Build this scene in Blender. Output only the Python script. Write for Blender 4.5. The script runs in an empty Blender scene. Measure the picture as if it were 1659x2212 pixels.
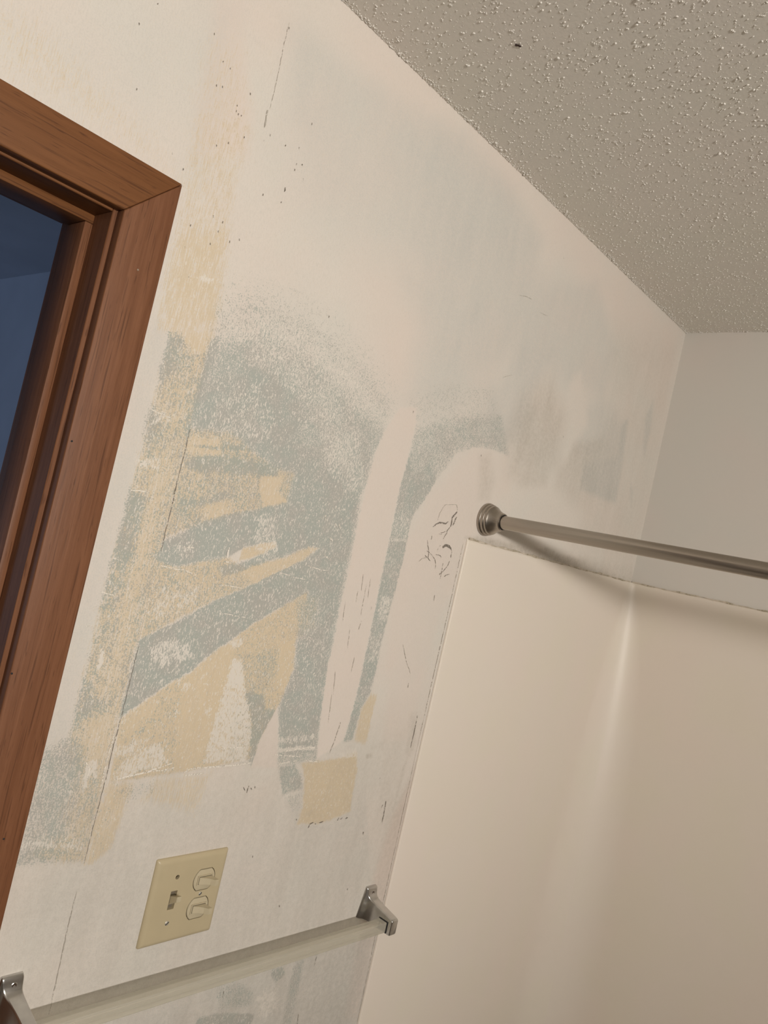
import bpy, bmesh, math, random
import numpy as np
from mathutils import Matrix, Vector

scene = bpy.context.scene
C = scene.collection
rnd = random.Random(7)
nrng = np.random.RandomState(11)

# ---------------------------------------------------------------- camera
# calibrated from the photograph: f = 1661 px for a 1659 x 2212 frame
cam_data = bpy.data.cameras.new('camera')
cam_data.sensor_fit = 'VERTICAL'
cam_data.sensor_height = 24.0
cam_data.lens = 1661.0 / 2212.0 * 24.0
cam_data.clip_start = 0.02
cam = bpy.data.objects.new('camera', cam_data)
C.objects.link(cam)
scene.camera = cam
YAW, PITCH, ROLL = 0.83162, 0.035244, 0.226947
fwd = Vector((math.sin(YAW)*math.cos(PITCH), math.cos(YAW)*math.cos(PITCH), math.sin(PITCH)))
rt0 = Vector((math.cos(YAW), -math.sin(YAW), 0)); up0 = rt0.cross(fwd)
rt = math.cos(ROLL)*rt0 + math.sin(ROLL)*up0
up = -math.sin(ROLL)*rt0 + math.cos(ROLL)*up0
m = Matrix((rt, up, -fwd)).transposed().to_4x4()
m.translation = Vector((-1.83927, -0.81489, 1.76180))
cam.matrix_world = m

# ---------------------------------------------------------------- world, lights, exposure
w = bpy.data.worlds.new('world'); scene.world = w; w.use_nodes = True
w.node_tree.nodes['Background'].inputs[0].default_value = (0.02, 0.02, 0.02, 1)
w.node_tree.nodes['Background'].inputs[1].default_value = 0.2
scene.view_settings.view_transform = 'Standard'
scene.view_settings.look = 'None'
scene.view_settings.gamma = 1.0
scene.view_settings.use_curve_mapping = False
scene.view_settings.exposure = -0.28

def lamp(name, kind, loc, energy, color, size):
    d = bpy.data.lights.new(name, kind); d.energy = energy; d.color = color
    if kind in ('POINT', 'SPOT'): d.shadow_soft_size = size
    if kind == 'AREA': d.shape = 'RECTANGLE'; d.size, d.size_y = size
    o = bpy.data.objects.new(name, d); C.objects.link(o); o.location = loc
    return o
# four unseen vanity bulbs across from the door; upturned spot cones added for wall falloff
BULB = 66.0
for bx in (-2.20, -2.00, -1.80, -1.60):
    b_ = lamp('vanity_bulb_light', 'SPOT', (bx, -2.58, 1.99), BULB, (1.0, 0.945, 0.885), 0.045)
    b_.data.spot_size = math.radians(120); b_.data.spot_blend = 1.0
    b_.rotation_euler = (Vector((-1.5, 0, 2.20))-Vector((bx, -2.58, 1.99))).to_track_quat('-Z', 'Y').to_euler()
# daylight from the window of the room beyond the door
hl = lamp('hall_window_light', 'AREA', (-3.3, 2.6, 1.3), 11.0, (0.60, 0.74, 1.0), (1.2, 1.1))
hl.rotation_euler = (math.radians(90), 0, math.radians(-90))

# ---------------------------------------------------------------- helpers
def link_mesh(name, me, mat=None, parent=None):
    o = bpy.data.objects.new(name, me); C.objects.link(o)
    if mat is not None: me.materials.append(mat)
    if parent is not None: o.parent = parent
    return o
def bm_obj(name, bm, mat=None, parent=None, smooth=False, loc=None):
    bmesh.ops.recalc_face_normals(bm, faces=bm.faces[:])
    me = bpy.data.meshes.new(name); bm.to_mesh(me); bm.free()
    if smooth: me.polygons.foreach_set('use_smooth', [True]*len(me.polygons))
    o = link_mesh(name, me, mat, parent)
    if loc: o.location = loc
    return o
def np_obj(name, v, f, mat=None, parent=None, smooth=False):
    v = np.asarray(v, np.float32); f = np.asarray(f, np.int32); k = f.shape[1]
    me = bpy.data.meshes.new(name)
    me.vertices.add(len(v)); me.vertices.foreach_set('co', v.ravel())
    me.loops.add(f.size); me.loops.foreach_set('vertex_index', f.ravel())
    me.polygons.add(len(f)); me.polygons.foreach_set('loop_start', np.arange(0, f.size, k, dtype=np.int32))
    me.update(calc_edges=True)
    if smooth: me.polygons.foreach_set('use_smooth', np.ones(len(f), bool))
    return link_mesh(name, me, mat, parent)
def empty(name, loc=(0, 0, 0), parent=None):
    o = bpy.data.objects.new(name, None); C.objects.link(o); o.location = loc
    o.empty_display_size = 0.05
    if parent is not None: o.parent = parent
    return o
def tag(o, label, cat, group=None):
    o['label'] = label; o['category'] = cat
    if group: o['group'] = group
    return o
def structure(o): o['kind'] = 'structure'; return o
def box_bm(x0, x1, y0, y1, z0, z1, bevel=0, seg=2):
    bm = bmesh.new()
    vs = [bm.verts.new((x, y, z)) for x in (x0, x1) for y in (y0, y1) for z in (z0, z1)]
    for q in ((0, 1, 3, 2), (4, 6, 7, 5), (0, 4, 5, 1), (2, 3, 7, 6), (0, 2, 6, 4), (1, 5, 7, 3)):
        bm.faces.new([vs[i] for i in q])
    if bevel:
        bmesh.ops.bevel(bm, geom=bm.edges[:], offset=bevel, segments=seg, affect='EDGES', profile=0.5)
    return bm
def prism_bm(poly, y0, y1, bevel=0, seg=2):
    """polygon in x-z, extruded along y"""
    bm = bmesh.new()
    a = [bm.verts.new((x, y0, z)) for x, z in poly]; b = [bm.verts.new((x, y1, z)) for x, z in poly]
    n = len(poly)
    bm.faces.new(a); bm.faces.new(b[::-1])
    for i in range(n): bm.faces.new((a[i], b[i], b[(i+1) % n], a[(i+1) % n]))
    if bevel:
        bmesh.ops.recalc_face_normals(bm, faces=bm.faces[:])
        bmesh.ops.bevel(bm, geom=bm.edges[:], offset=bevel, segments=seg, affect='EDGES', profile=0.5)
    return bm
def lathe_bm(prof, n=48, cap0=False, cap1=False):
    """profile (t, r) revolved about the -y axis"""
    bm = bmesh.new(); rings = []
    for t, r in prof:
        rings.append([bm.verts.new((r*math.cos(2*math.pi*i/n), -t, r*math.sin(2*math.pi*i/n))) for i in range(n)])
    for a, b in zip(rings, rings[1:]):
        for i in range(n): bm.faces.new((a[i], a[(i+1) % n], b[(i+1) % n], b[i]))
    if cap0: bm.faces.new(rings[0])
    if cap1: bm.faces.new(rings[-1][::-1])
    return bm
def smooth_by_angle(o, deg=35):
    bm = bmesh.new(); bm.from_mesh(o.data)
    for e in bm.edges:
        if len(e.link_faces) == 2 and e.calc_face_angle(0) > math.radians(deg): e.smooth = False
    for f in bm.faces: f.smooth = True
    bm.to_mesh(o.data); bm.free()
    return o

# ---------------------------------------------------------------- materials
class NT:
    def __init__(s, name):
        s.mat = bpy.data.materials.new(name); s.mat.use_nodes = True
        s.t = s.mat.node_tree; s.b = s.t.nodes['Principled BSDF']; s.out = s.t.nodes['Material Output']
    def n(s, kind, **kw):
        nd = s.t.nodes.new(kind)
        for k, v in kw.items(): setattr(nd, k, v)
        return nd
    def put(s, sock, v):
        if hasattr(v, 'is_output'): s.t.links.new(v, sock)
        elif isinstance(v, (tuple, list)) and len(v) == 3 and sock.type == 'RGBA': sock.default_value = (*v, 1)
        else: sock.default_value = v
    def math(s, op, a, b=None, clamp=False):
        nd = s.n('ShaderNodeMath', operation=op, use_clamp=clamp); s.put(nd.inputs[0], a)
        if b is not None: s.put(nd.inputs[1], b)
        return nd.outputs[0]
    def mix(s, fac, a, b, mode='MIX'):
        nd = s.n('ShaderNodeMix', data_type='RGBA', blend_type=mode)
        s.put(nd.inputs[0], fac); s.put(nd.inputs[6], a); s.put(nd.inputs[7], b)
        return nd.outputs[2]
    def coords(s, scale=(1, 1, 1), rot=(0, 0, 0)):
        tc = s.n('ShaderNodeTexCoord'); mp = s.n('ShaderNodeMapping')
        s.t.links.new(tc.outputs['Object'], mp.inputs[0])
        mp.inputs['Scale'].default_value = scale; mp.inputs['Rotation'].default_value = rot
        return mp.outputs[0]
    def noise(s, vec, scale, detail=2, rough=0.5, dist=0):
        nd = s.n('ShaderNodeTexNoise'); s.put(nd.inputs['Vector'], vec)
        nd.inputs['Scale'].default_value = scale; nd.inputs['Detail'].default_value = detail
        nd.inputs['Roughness'].default_value = rough; nd.inputs['Distortion'].default_value = dist
        return nd.outputs[0]
    def ramp(s, fac, lo, hi, a=0.0, b=1.0):
        nd = s.n('ShaderNodeMapRange'); s.put(nd.inputs[0], fac)
        for i, v in zip((1, 2, 3, 4), (lo, hi, a, b)): nd.inputs[i].default_value = v
        return nd.outputs[0]
    def bump(s, h, strength=0.2, dist=0.001):
        nd = s.n('ShaderNodeBump'); nd.inputs['Strength'].default_value = strength
        nd.inputs['Distance'].default_value = dist; s.put(nd.inputs['Height'], h)
        s.t.links.new(nd.outputs[0], s.b.inputs['Normal'])
    def set(s, **kw):
        for k, v in kw.items(): s.put(s.b.inputs[k.replace('_', ' ')], v)
        return s

def plain(name, col, rough=0.5, metal=0.0, var=0.06, nscale=40, spec=0.5):
    k = NT(name)
    n = k.noise(k.coords(), nscale, 3)
    c2 = tuple(max(0, c*(1-2*var)) for c in col)
    k.set(Base_Color=k.mix(k.ramp(n, .3, .7), c2, col), Roughness=rough, Metallic=metal)
    k.b.inputs['Specular IOR Level'].default_value = spec
    return k.mat

def mottled_wall(name, base, pinkc, greenc, rough=0.6, bump=0.15, spec=0.3):
    k = NT(name); v = k.coords()
    a = k.ramp(k.noise(v, 5, 2), .42, .62); b = k.ramp(k.noise(v, 7.3, 2), .45, .65)
    col = k.mix(k.math('MULTIPLY', a, .5), base, pinkc)
    col = k.mix(k.math('MULTIPLY', b, .45), col, greenc)
    k.set(Base_Color=col, Roughness=rough)
    k.b.inputs['Specular IOR Level'].default_value = spec
    k.bump(k.noise(v, 220, 3), bump, 0.0006)
    return k.mat

def wood(name, axis, light, dark, pore):
    k = NT(name)
    sc = {'x': (7, 210, 210), 'z': (210, 210, 7)}[axis]
    sc2 = {'x': (14, 420, 420), 'z': (420, 420, 14)}[axis]
    sc3 = {'x': (2.5, 26, 26), 'z': (26, 26, 2.5)}[axis]
    v = k.coords(sc); v2 = k.coords(sc2); v3 = k.coords(sc3)
    g = k.noise(v, 1.0, 4, .6, .6)
    big = k.noise(v3, 1.0, 2, .5, .8)
    p = k.noise(v2, 1.0, 2, .5)
    p2 = k.noise(k.coords({'x': (38, 430, 430), 'z': (430, 430, 38)}[axis]), 1.0, 2, .5)
    col = k.mix(k.ramp(g, .35, .68), dark, light)
    col = k.mix(k.ramp(big, .4, .7, 0, .35), col, dark)
    col = k.mix(k.ramp(p, .58, .70, 0, .55), col, pore)
    col = k.mix(k.ramp(p2, .64, .72, 0, .5), col, pore)
    k.set(Base_Color=col, Roughness=.48)
    k.b.inputs['Specular IOR Level'].default_value = .22
    k.bump(k.math('ADD', g, k.math('MULTIPLY', p, -.6)), .25, .0006)
    return k.mat

WOOD_L, WOOD_D, WOOD_P = (.205, .090, .044), (.152, .062, .028), (.060, .022, .010)
m_wood_z = wood('stained_oak_vertical', 'z', WOOD_L, WOOD_D, WOOD_P)
m_wood_x = wood('stained_oak_horizontal', 'x', (.198, .083, .031), (.150, .060, .021), WOOD_P)
m_wall_plain = mottled_wall('painted_drywall', (.50, .46, .415), (.51, .46, .41), (.49, .465, .42))
m_back = mottled_wall('painted_drywall_shower', (.63, .60, .55), (.65, .59, .54), (.62, .60, .55), spec=.4)
m_surround = mottled_wall('cream_acrylic_panel', (.77, .70, .615), (.78, .69, .61), (.76, .705, .59), rough=.44, bump=.05, spec=.5)
m_ceiling = mottled_wall('stipple_ceiling_paint', (.74, .71, .65), (.75, .705, .65), (.73, .715, .64), rough=.85, bump=.5, spec=.15)
m_grain = mottled_wall('stipple_grain_paint', (.80, .77, .71), (.80, .765, .71), (.79, .775, .71), rough=.8, bump=.2, spec=.2)
m_hall = plain('hall_wall_paint', (.50, .56, .66), .8, nscale=3)
m_floor = plain('brown_vinyl', (.26, .22, .18), .45, nscale=9, var=.1)
m_chrome = plain('worn_chrome', (.66, .65, .63), .24, 1.0, .10, 60)
m_dark = plain('dark_gap', (.012, .011, .012), .7)
m_nickel_k = NT('brushed_nickel')
_v = m_nickel_k.coords((700, 8, 700)); _n = m_nickel_k.noise(_v, 1.0, 2)
m_nickel_k.set(Base_Color=m_nickel_k.mix(_n, (.36, .32, .28), (.46, .42, .37)), Metallic=1.0, Roughness=.30)
m_nickel_k.bump(_n, .05, .0003)
m_nickel = m_nickel_k.mat
m_ivory = plain('ivory_plastic', (.48, .405, .262), .38, var=.02)
m_ivory2 = plain('ivory_plastic_worn', (.50, .435, .30), .40, var=.02)
m_screw = plain('screw_steel', (.52, .49, .42), .5, .5)
m_slot = plain('slot_shade', (.16, .135, .095), .6)
m_rust = plain('rusty_screw', (.10, .06, .035), .5, .6, .3, 300)
m_speck = plain('dried_brown_speck', (.045, .018, .012), .5, var=.3, nscale=400)

# aged clear acrylic: part of the light passes straight through, part refracts and reflects, a little is scattered
k = NT('clear_acrylic')
tr = k.n('ShaderNodeBsdfTransparent'); tr.inputs[0].default_value = (.90, .89, .83, 1)
gl = k.n('ShaderNodeBsdfGlass'); gl.inputs['Color'].default_value = (.985, .98, .95, 1); gl.inputs['IOR'].default_value = 1.45; gl.inputs['Roughness'].default_value = .05
df = k.n('ShaderNodeBsdfDiffuse'); df.inputs['Color'].default_value = (.70, .67, .59, 1)
mx = k.n('ShaderNodeMixShader'); mx.inputs[0].default_value = .34
mx2 = k.n('ShaderNodeMixShader'); mx2.inputs[0].default_value = .24
k.t.links.new(tr.outputs[0], mx.inputs[1]); k.t.links.new(gl.outputs[0], mx.inputs[2])
k.t.links.new(mx.outputs[0], mx2.inputs[1]); k.t.links.new(df.outputs[0], mx2.inputs[2]); k.t.links.new(mx2.outputs[0], k.out.inputs[0])
m_acrylic = k.mat

# the sanded, scraped wall: painted layers over one another, worn through by a streaky grain
k = NT('scraped_painted_wall'); v = k.coords()
pa = k.n('ShaderNodeAttribute', attribute_name='paint_a'); pb = k.n('ShaderNodeAttribute', attribute_name='paint_b')
sa = k.n('ShaderNodeSeparateColor'); k.t.links.new(pa.outputs['Color'], sa.inputs[0])
sb = k.n('ShaderNodeSeparateColor'); k.t.links.new(pb.outputs['Color'], sb.inputs[0])
cov_b, cov_y, cov_w, cov_h = sa.outputs[0], sa.outputs[1], sa.outputs[2], pa.outputs['Alpha']
cov_p, cov_d = sb.outputs[0], sb.outputs[1]
iso = k.noise(v, 520, 3, .6)
mid = k.noise(v, 130, 4, .7)
st1 = k.noise(k.coords((760, 760, 130)), 1.0, 2, .55)
st2 = k.noise(k.coords((900, 900, 60)), 1.0, 1, .5)
fleck = k.noise(k.coords((560, 560, 190)), 1.0, 3, .65, .8)
def blend(*ws):
    acc = None
    for wgt, s in ws:
        t = k.math('MULTIPLY', s, wgt); acc = t if acc is None else k.math('ADD', acc, t)
    return acc
def layer(cov, nz, lo, hi, soft):
    t = k.ramp(nz, lo, hi)
    c = k.math('MULTIPLY_ADD', cov, 1.25); c.node.inputs[2].default_value = -.12
    d = k.math('SUBTRACT', c, t)
    return k.math('MULTIPLY_ADD', d, 1.0/soft, clamp=True), 
def cover(cov, nz, lo, hi, soft):
    t = k.ramp(nz, lo, hi)
    nd = k.n('ShaderNodeMath', operation='MULTIPLY_ADD'); k.put(nd.inputs[0], cov); nd.inputs[1].default_value = 1.25; nd.inputs[2].default_value = -.125
    d = k.math('SUBTRACT', nd.outputs[0], t)
    return k.ramp(d, -soft, soft)
a_y = k.math('MULTIPLY', cover(cov_y, blend((.45, st2), (.35, iso), (.20, mid)), .38, .62, .30), k.ramp(blend((.6, st2), (.4, iso)), .36, .62, .66, 1.0))
cov_b2 = k.math('MULTIPLY', cov_b, k.ramp(k.noise(v, 24, 2), .40, .60, .84, 1.0))
a_b = cover(cov_b2, blend((.45, iso), (.25, mid), (.30, st1)), .39, .61, .22)
cov_any = k.math('MAXIMUM', k.math('MULTIPLY', cov_b, .24), k.math('MULTIPLY', cov_y, .20))
a_w = cover(k.math('MAXIMUM', k.math('MULTIPLY', cov_w, 1.15), cov_any), blend((.72, fleck), (.28, mid)), .40, .60, .07)
BASE, PINK, GREEN = (.690, .640, .575), (.700, .612, .545), (.655, .635, .575)
lf1 = k.ramp(k.noise(v, 6, 2), .42, .62); lf2 = k.ramp(k.noise(v, 8.7, 2), .45, .65)
col = k.mix(k.math('MULTIPLY', lf1, .35), BASE, PINK)
col = k.mix(k.math('MULTIPLY', lf2, .45), col, GREEN)
col = k.mix(k.math('MULTIPLY', k.ramp(blend((.5, iso), (.5, st1)), .46, .62), .26), col, (.50, .47, .42))
col = k.mix(k.math('MULTIPLY', cov_p, .75), col, (.705, .600, .530))
smear = k.noise(k.coords((34, 34, 9)), 1.0, 3, .6)
hz = k.math('MULTIPLY', cov_h, k.ramp(blend((.38, mid), (.37, iso), (.25, smear)), .38, .60, .30, 1.0))
col = k.mix(hz, col, (.520, .515, .478))
col = k.mix(a_y, col, k.mix(k.ramp(st2, .35, .65), (.600, .488, .325), (.660, .540, .368)))
blue_c = k.mix(k.ramp(k.noise(v, 26, 2), .42, .60), (.345, .378, .345), (.370, .372, .340))
col = k.mix(k.math('MULTIPLY', a_b, .86), col, blue_c)
col = k.mix(k.math('MULTIPLY', a_w, .9), col, (.715, .670, .600))
dz = k.math('MULTIPLY', cov_d, k.ramp(blend((.6, mid), (.4, smear)), .38, .62, .30, 1.0))
col = k.mix(dz, col, (.33, .285, .225))  # grime; over the lower wall also the painted light falloff
k.set(Base_Color=col, Roughness=.62); k.b.inputs['Specular IOR Level'].default_value = .25
hgt = k.math('ADD', k.math('MULTIPLY', iso, .6), k.math('MULTIPLY', a_w, .5))
k.bump(hgt, .18, .0006)
m_scraped = k.mat
def mark_mat(name, col, cut):
    k = NT(name); v = k.coords()
    k.set(Base_Color=col, Roughness=.7)
    tr = k.n('ShaderNodeBsdfTransparent'); mx = k.n('ShaderNodeMixShader')
    k.put(mx.inputs[0], k.ramp(k.noise(v, 500, 2), cut-.06, cut+.06))
    k.t.links.new(tr.outputs[0], mx.inputs[1]); k.t.links.new(k.b.outputs[0], mx.inputs[2]); k.t.links.new(mx.outputs[0], k.out.inputs[0])
    return k.mat
m_scuff = mark_mat('grey_scuff', (.20, .175, .145), .44)
m_faint = mark_mat('faint_line', (.42, .385, .33), .46)
m_scratch = mark_mat('pale_scratch', (.76, .71, .63), .42)

# ---- layers of old paint, stains, broad tints and painted light falloff on the wall, outlines in millimetres (x, z): code, cover, feather, outline
PAINT = [
 (3,0.35,60,(-1438,2306,-1389,2340,-1378,2233,-1385,2116,-1407,2116,-1424,2233)),
 (3,0.3,70,(-1622,2158,-1525,2244,-1443,2302,-1421,2179,-1468,2131,-1571,2130)),
 (3,0.55,25,(-1318,2354,-1294,2370,-1207,2370,-962,2409,-803,2397,-692,2364,-705,2200,-921,2167,-1003,2193,-1157,2219,-1228,2241,-1290,2256)),
 (3,0.75,45,(-1081,2350,-960,2403,-816,2391,-720,2351,-775,2216,-931,2193,-1028,2262)),
 (3,0.45,60,(-1282,2230,-1139,2337,-1053,2271,-1032,2180,-1174,2158,-1248,2173)),
 (3,0.6,45,(-1013,2159,-801,2281,-509,2331,-388,2256,-458,2134,-627,2174,-789,2069,-881,1993,-952,1988,-944,2096)),
 (3,0.55,25,(-667,2268,-469,2376,-329,2276,-345,2167,-509,2157,-612,2180)),
 (3,0.8,24,(-678,2175,-626,2211,-580,2190,-603,2118,-635,2072,-685,2075,-691,2126)),
 (3,0.6,26,(-747,2074,-658,2128,-594,2057,-619,1995,-707,1974,-752,2013)),
 (3,0.8,10,(-870,2067,-866,2108,-850,2118,-846,2091,-847,2059)),
 (3,0.8,8,(-844,2157,-837,2192,-822,2189,-826,2163,-837,2147)),
 (5,0.4,35,(-638,2080,-559,2141,-478,2089,-474,1993,-547,1948,-629,1939,-656,2004)),
 (3,0.6,26,(-423,2124,-345,2167,-228,2147,-217,2052,-363,2018,-422,2055)),
 (3,0.95,9,(-358,1982,-359,2019,-216,2069,-234,2135,-204,2159,-183,2060,-174,1966,-269,1962,-348,1963)),
 (5,0.35,14,(-418,2046,-246,2110,-189,1970,-378,1959,-444,1970)),
 (5,0.3,25,(-456,1997,-249,1970,-144,1957,-175,1918,-363,1927,-454,1948)),
 (3,0.7,8,(-118,2189,-95,2235,-77,2165,-79,2101,-103,2124)),
 (3,0.5,6,(-123,2028,-98,2011,-89,1973,-107,1986)),
 (3,0,14,(-488,2154,-455,2194,-408,2138,-378,2096,-418,2046,-456,1997,-499,2006,-483,2078)),
 (4,0.55,50,(-1122,2141,-1022,2184,-970,2102,-952,1988,-1005,1979,-1062,2054)),
 (4,0.45,40,(-1248,2439,-708,2439,-29,2427,-30,2213,-356,2329,-813,2384,-1067,2372,-1263,2378)),
 (4,0.35,40,(-1389,2340,-1276,2420,-1297,2331,-1348,2298)),
 (4,0.35,30,(-1267,2338,-1214,2333,-1228,2241,-1275,2234)),
 (3,0.4,40,(-1338,1367,-984,1326,-788,1352,-745,1299,-734,1053,-1125,1111,-1313,1130,-1379,1266)),  # broad soft grey tint over the lower wall
 (5,0.2,50,(-356,2329,-17,2407,6,1984,-6,1817,-323,1841,-300,2075)),  # broad soft brown tint toward the corner
 (5,0.26,70,(-1424,1449,-739,1463,-732,1297,-702,847,-1400,1095,-1440,1308)),  # lower wall darkened in colour to stand in for light falloff
 (4,0.75,12,(-1417,2321,-1389,2340,-1366,2287,-1337,2223,-1335,2182,-1394,2150,-1411,2197,-1413,2273)),
 (1,0.3,22,(-1418,2270,-1376,2297,-1341,2226,-1335,2194,-1403,2157,-1413,2206)),
 (1,0.38,8,(-1406,2182,-1382,2200,-1339,2216,-1334,2192,-1337,2144,-1333,2101,-1325,2029,-1317,1953,-1355,1939,-1395,1938,-1397,1966,-1398,2021,-1401,2080,-1407,2138)),
 (1,0.66,18,(-1388,2058,-1335,2083,-1320,1972,-1382,1944,-1394,2000)),
 (1,0.35,40,(-1624,2166,-1586,2173,-1470,2140,-1410,2114,-1445,2112,-1569,2122,-1612,2114)),  # soft yellow tint above the door head
 (2,0.6,5,(-1362,2013,-1353,2022,-1336,2021,-1336,2016,-1352,2013)),
 (3,0.42,10,(-1393,1951,-1375,1932,-1377,1850,-1378,1784,-1378,1720,-1382,1661,-1379,1565,-1380,1462,-1405,1449,-1405,1564,-1404,1941)),
 (1,0.7,6,(-1374,1943,-1356,1945,-1319,1960,-1319,1855,-1320,1568,-1321,1486,-1321,1410,-1323,1309,-1359,1314,-1394,1326,-1379,1462,-1380,1524,-1381,1592,-1380,1661,-1378,1720,-1378,1784,-1377,1850,-1375,1932)),
 (0,0.5,5,(-1375,1944,-1360,1945,-1342,1930,-1317,1938,-1320,1854,-1320,1568,-1321,1486,-1321,1410,-1323,1309,-1404,1318,-1406,1375,-1405,1449,-1380,1462,-1380,1524,-1381,1592,-1380,1661,-1378,1720,-1378,1784,-1377,1850,-1376,1933)),
 (0,0.85,8,(-1376,1939,-1364,1939,-1359,1907,-1371,1881,-1378,1895)),
 (0,0.85,10,(-1378,1851,-1361,1844,-1355,1823,-1370,1808,-1378,1823)),
 (0,0.9,9,(-1379,1751,-1353,1751,-1342,1730,-1347,1701,-1372,1686,-1378,1720)),
 (0,0.85,10,(-1378,1707,-1349,1706,-1346,1673,-1378,1658)),
 (0,0.65,10,(-1380,1666,-1361,1660,-1355,1622,-1380,1609)),
 (0,0.75,8,(-1379,1528,-1363,1522,-1353,1495,-1376,1474,-1379,1495)),
 (0,0.3,10,(-1358,1789,-1334,1817,-1334,1771,-1336,1635,-1336,1567,-1337,1523,-1350,1517,-1351,1622)),
 (0,0.15,12,(-1364,1479,-1326,1495,-1326,1422,-1349,1434)),
 (1,0.25,14,(-1405,1449,-1378,1457,-1358,1402,-1362,1348,-1394,1326,-1403,1323)),
 (0,0.68,14,(-1406,1446,-1378,1457,-1360,1429,-1356,1369,-1366,1322,-1403,1320,-1406,1375)),
 (2,0.45,14,(-1407,1349,-1330,1336,-1328,1322,-1406,1334)),
 (2,0.85,2.5,(-1368,1556,-1364,1563,-1360,1558,-1361,1544,-1364,1539)),
 (2,0.75,2.5,(-1351,1432,-1344,1428,-1342,1412,-1343,1387,-1347,1398)),
 (2,0.6,3,(-1346,1434,-1336,1433,-1333,1411,-1338,1409)),
 (2,0.5,6,(-1380,1789,-1351,1799,-1349,1782,-1376,1778)),
 (2,0.45,6,(-1378,1851,-1348,1850,-1347,1840,-1370,1833)),
 (0,0.22,14,(-1323,2030,-1275,2056,-1172,2067,-1023,2031,-965,1991,-984,1949,-1113,1913,-1314,1939)),
 (0,0.42,16,(-1323,1994,-1267,2028,-1168,2028,-1045,2003,-978,1965,-987,1926,-999,1835,-1166,1801,-1318,1879)),
 (0,0.66,16,(-1317,1938,-1254,1984,-1171,1981,-1069,1953,-987,1926,-1001,1842,-1021,1809,-1161,1782,-1317,1851)),
 (0,0.93,14,(-1255,1935,-1213,1955,-1164,1931,-1151,1863,-1073,1847,-1006,1827,-998,1756,-995,1684,-990,1591,-976,1454,-968,1411,-1048,1412,-1072,1492,-1068,1594,-1119,1644,-1161,1672,-1209,1729,-1164,1794,-1183,1829,-1256,1837,-1314,1840,-1310,1899)),
 (2,0.3,8,(-1299,1885,-1237,1928,-1194,1890,-1189,1847,-1301,1843)),
 (2,0.35,10,(-1116,1892,-1035,1913,-1001,1842,-1021,1809,-1089,1837)),
 (2,0.3,14,(-1312,1981,-1201,2023,-1041,1990,-1004,1943,-1107,1894,-1241,1939)),
 (0,0.9,8,(-1321,1951,-1312,1957,-1313,1916,-1315,1874,-1318,1833,-1323,1834,-1323,1884)),
 (1,0.75,6,(-1321,1841,-1261,1854,-1209,1833,-1174,1825,-1140,1826,-1143,1779,-1230,1747,-1293,1718,-1321,1702,-1322,1786)),
 (0,0.55,5,(-1321,1841,-1261,1854,-1209,1833,-1174,1825,-1140,1826,-1143,1779,-1230,1747,-1293,1718,-1321,1702,-1322,1786)),
 (0,0.15,5,(-1317,1834,-1278,1837,-1265,1816,-1299,1811,-1318,1812)),
 (0,0.12,5,(-1198,1810,-1182,1823,-1161,1815,-1164,1794,-1144,1782,-1181,1769,-1194,1788)),
 (0,0.18,6,(-1276,1757,-1250,1766,-1235,1765,-1234,1749,-1270,1732)),
 (0,0.97,4,(-1316,1797,-1298,1810,-1266,1820,-1222,1823,-1175,1828,-1170,1813,-1231,1803,-1280,1796,-1311,1794)),
 (0,0.85,3,(-1309,1823,-1269,1830,-1235,1842,-1233,1835,-1274,1825)),
 (0,0.8,4,(-1317,1755,-1284,1758,-1252,1774,-1237,1772,-1269,1755,-1311,1744)),
 (0,0.98,3,(-1319,1701,-1290,1718,-1266,1735,-1217,1755,-1171,1770,-1128,1788,-1077,1798,-1056,1733,-1106,1715,-1145,1726,-1177,1720,-1202,1707,-1222,1693,-1265,1680,-1291,1672,-1324,1675)),
 (2,0.42,7,(-1190,1757,-1155,1764,-1138,1708,-1167,1694,-1189,1726)),
 (2,0.35,6,(-1309,1704,-1277,1709,-1271,1686,-1300,1682)),
 (1,0.8,4,(-1324,1676,-1291,1673,-1265,1682,-1222,1694,-1196,1686,-1156,1698,-1128,1707,-1087,1728,-1064,1730,-1088,1707,-1108,1695,-1128,1683,-1164,1663,-1200,1647,-1227,1634,-1258,1616,-1297,1591,-1320,1577,-1321,1602)),
 (0,0.45,5,(-1324,1676,-1291,1673,-1265,1682,-1222,1694,-1196,1686,-1159,1666,-1200,1647,-1227,1634,-1258,1616,-1297,1591,-1320,1577,-1321,1602)),
 (0,0.2,5,(-1194,1680,-1156,1698,-1128,1707,-1087,1728,-1064,1730,-1088,1707,-1108,1695,-1128,1683,-1164,1663)),
 (2,0.35,12,(-1320,1648,-1248,1656,-1247,1626,-1313,1597)),
 (0,0.98,3,(-1233,1679,-1197,1690,-1158,1706,-1137,1721,-1128,1709,-1156,1697,-1194,1679,-1222,1669)),
 (2,0.35,5,(-1172,1709,-1141,1717,-1135,1698,-1174,1689)),
 (1,0.92,3,(-1201,1691,-1201,1708,-1167,1722,-1145,1726,-1145,1718,-1170,1703)),
 (0,0.16,3,(-1201,1691,-1201,1708,-1167,1722,-1145,1726,-1145,1718,-1170,1703)),
 (0,1,2,(-1320,1578,-1297,1591,-1272,1605,-1251,1618,-1227,1634,-1166,1664,-1138,1681,-1104,1699,-1080,1707,-1029,1712,-1035,1684,-1067,1666,-1095,1648,-1128,1626,-1156,1608,-1185,1584,-1208,1568,-1239,1539,-1258,1530,-1289,1507,-1312,1490,-1321,1482,-1322,1500,-1321,1531)),
 (1,0.3,8,(-1320,1578,-1272,1605,-1166,1664,-1080,1707,-1035,1684,-1128,1626,-1208,1568,-1289,1507,-1319,1483)),
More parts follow.
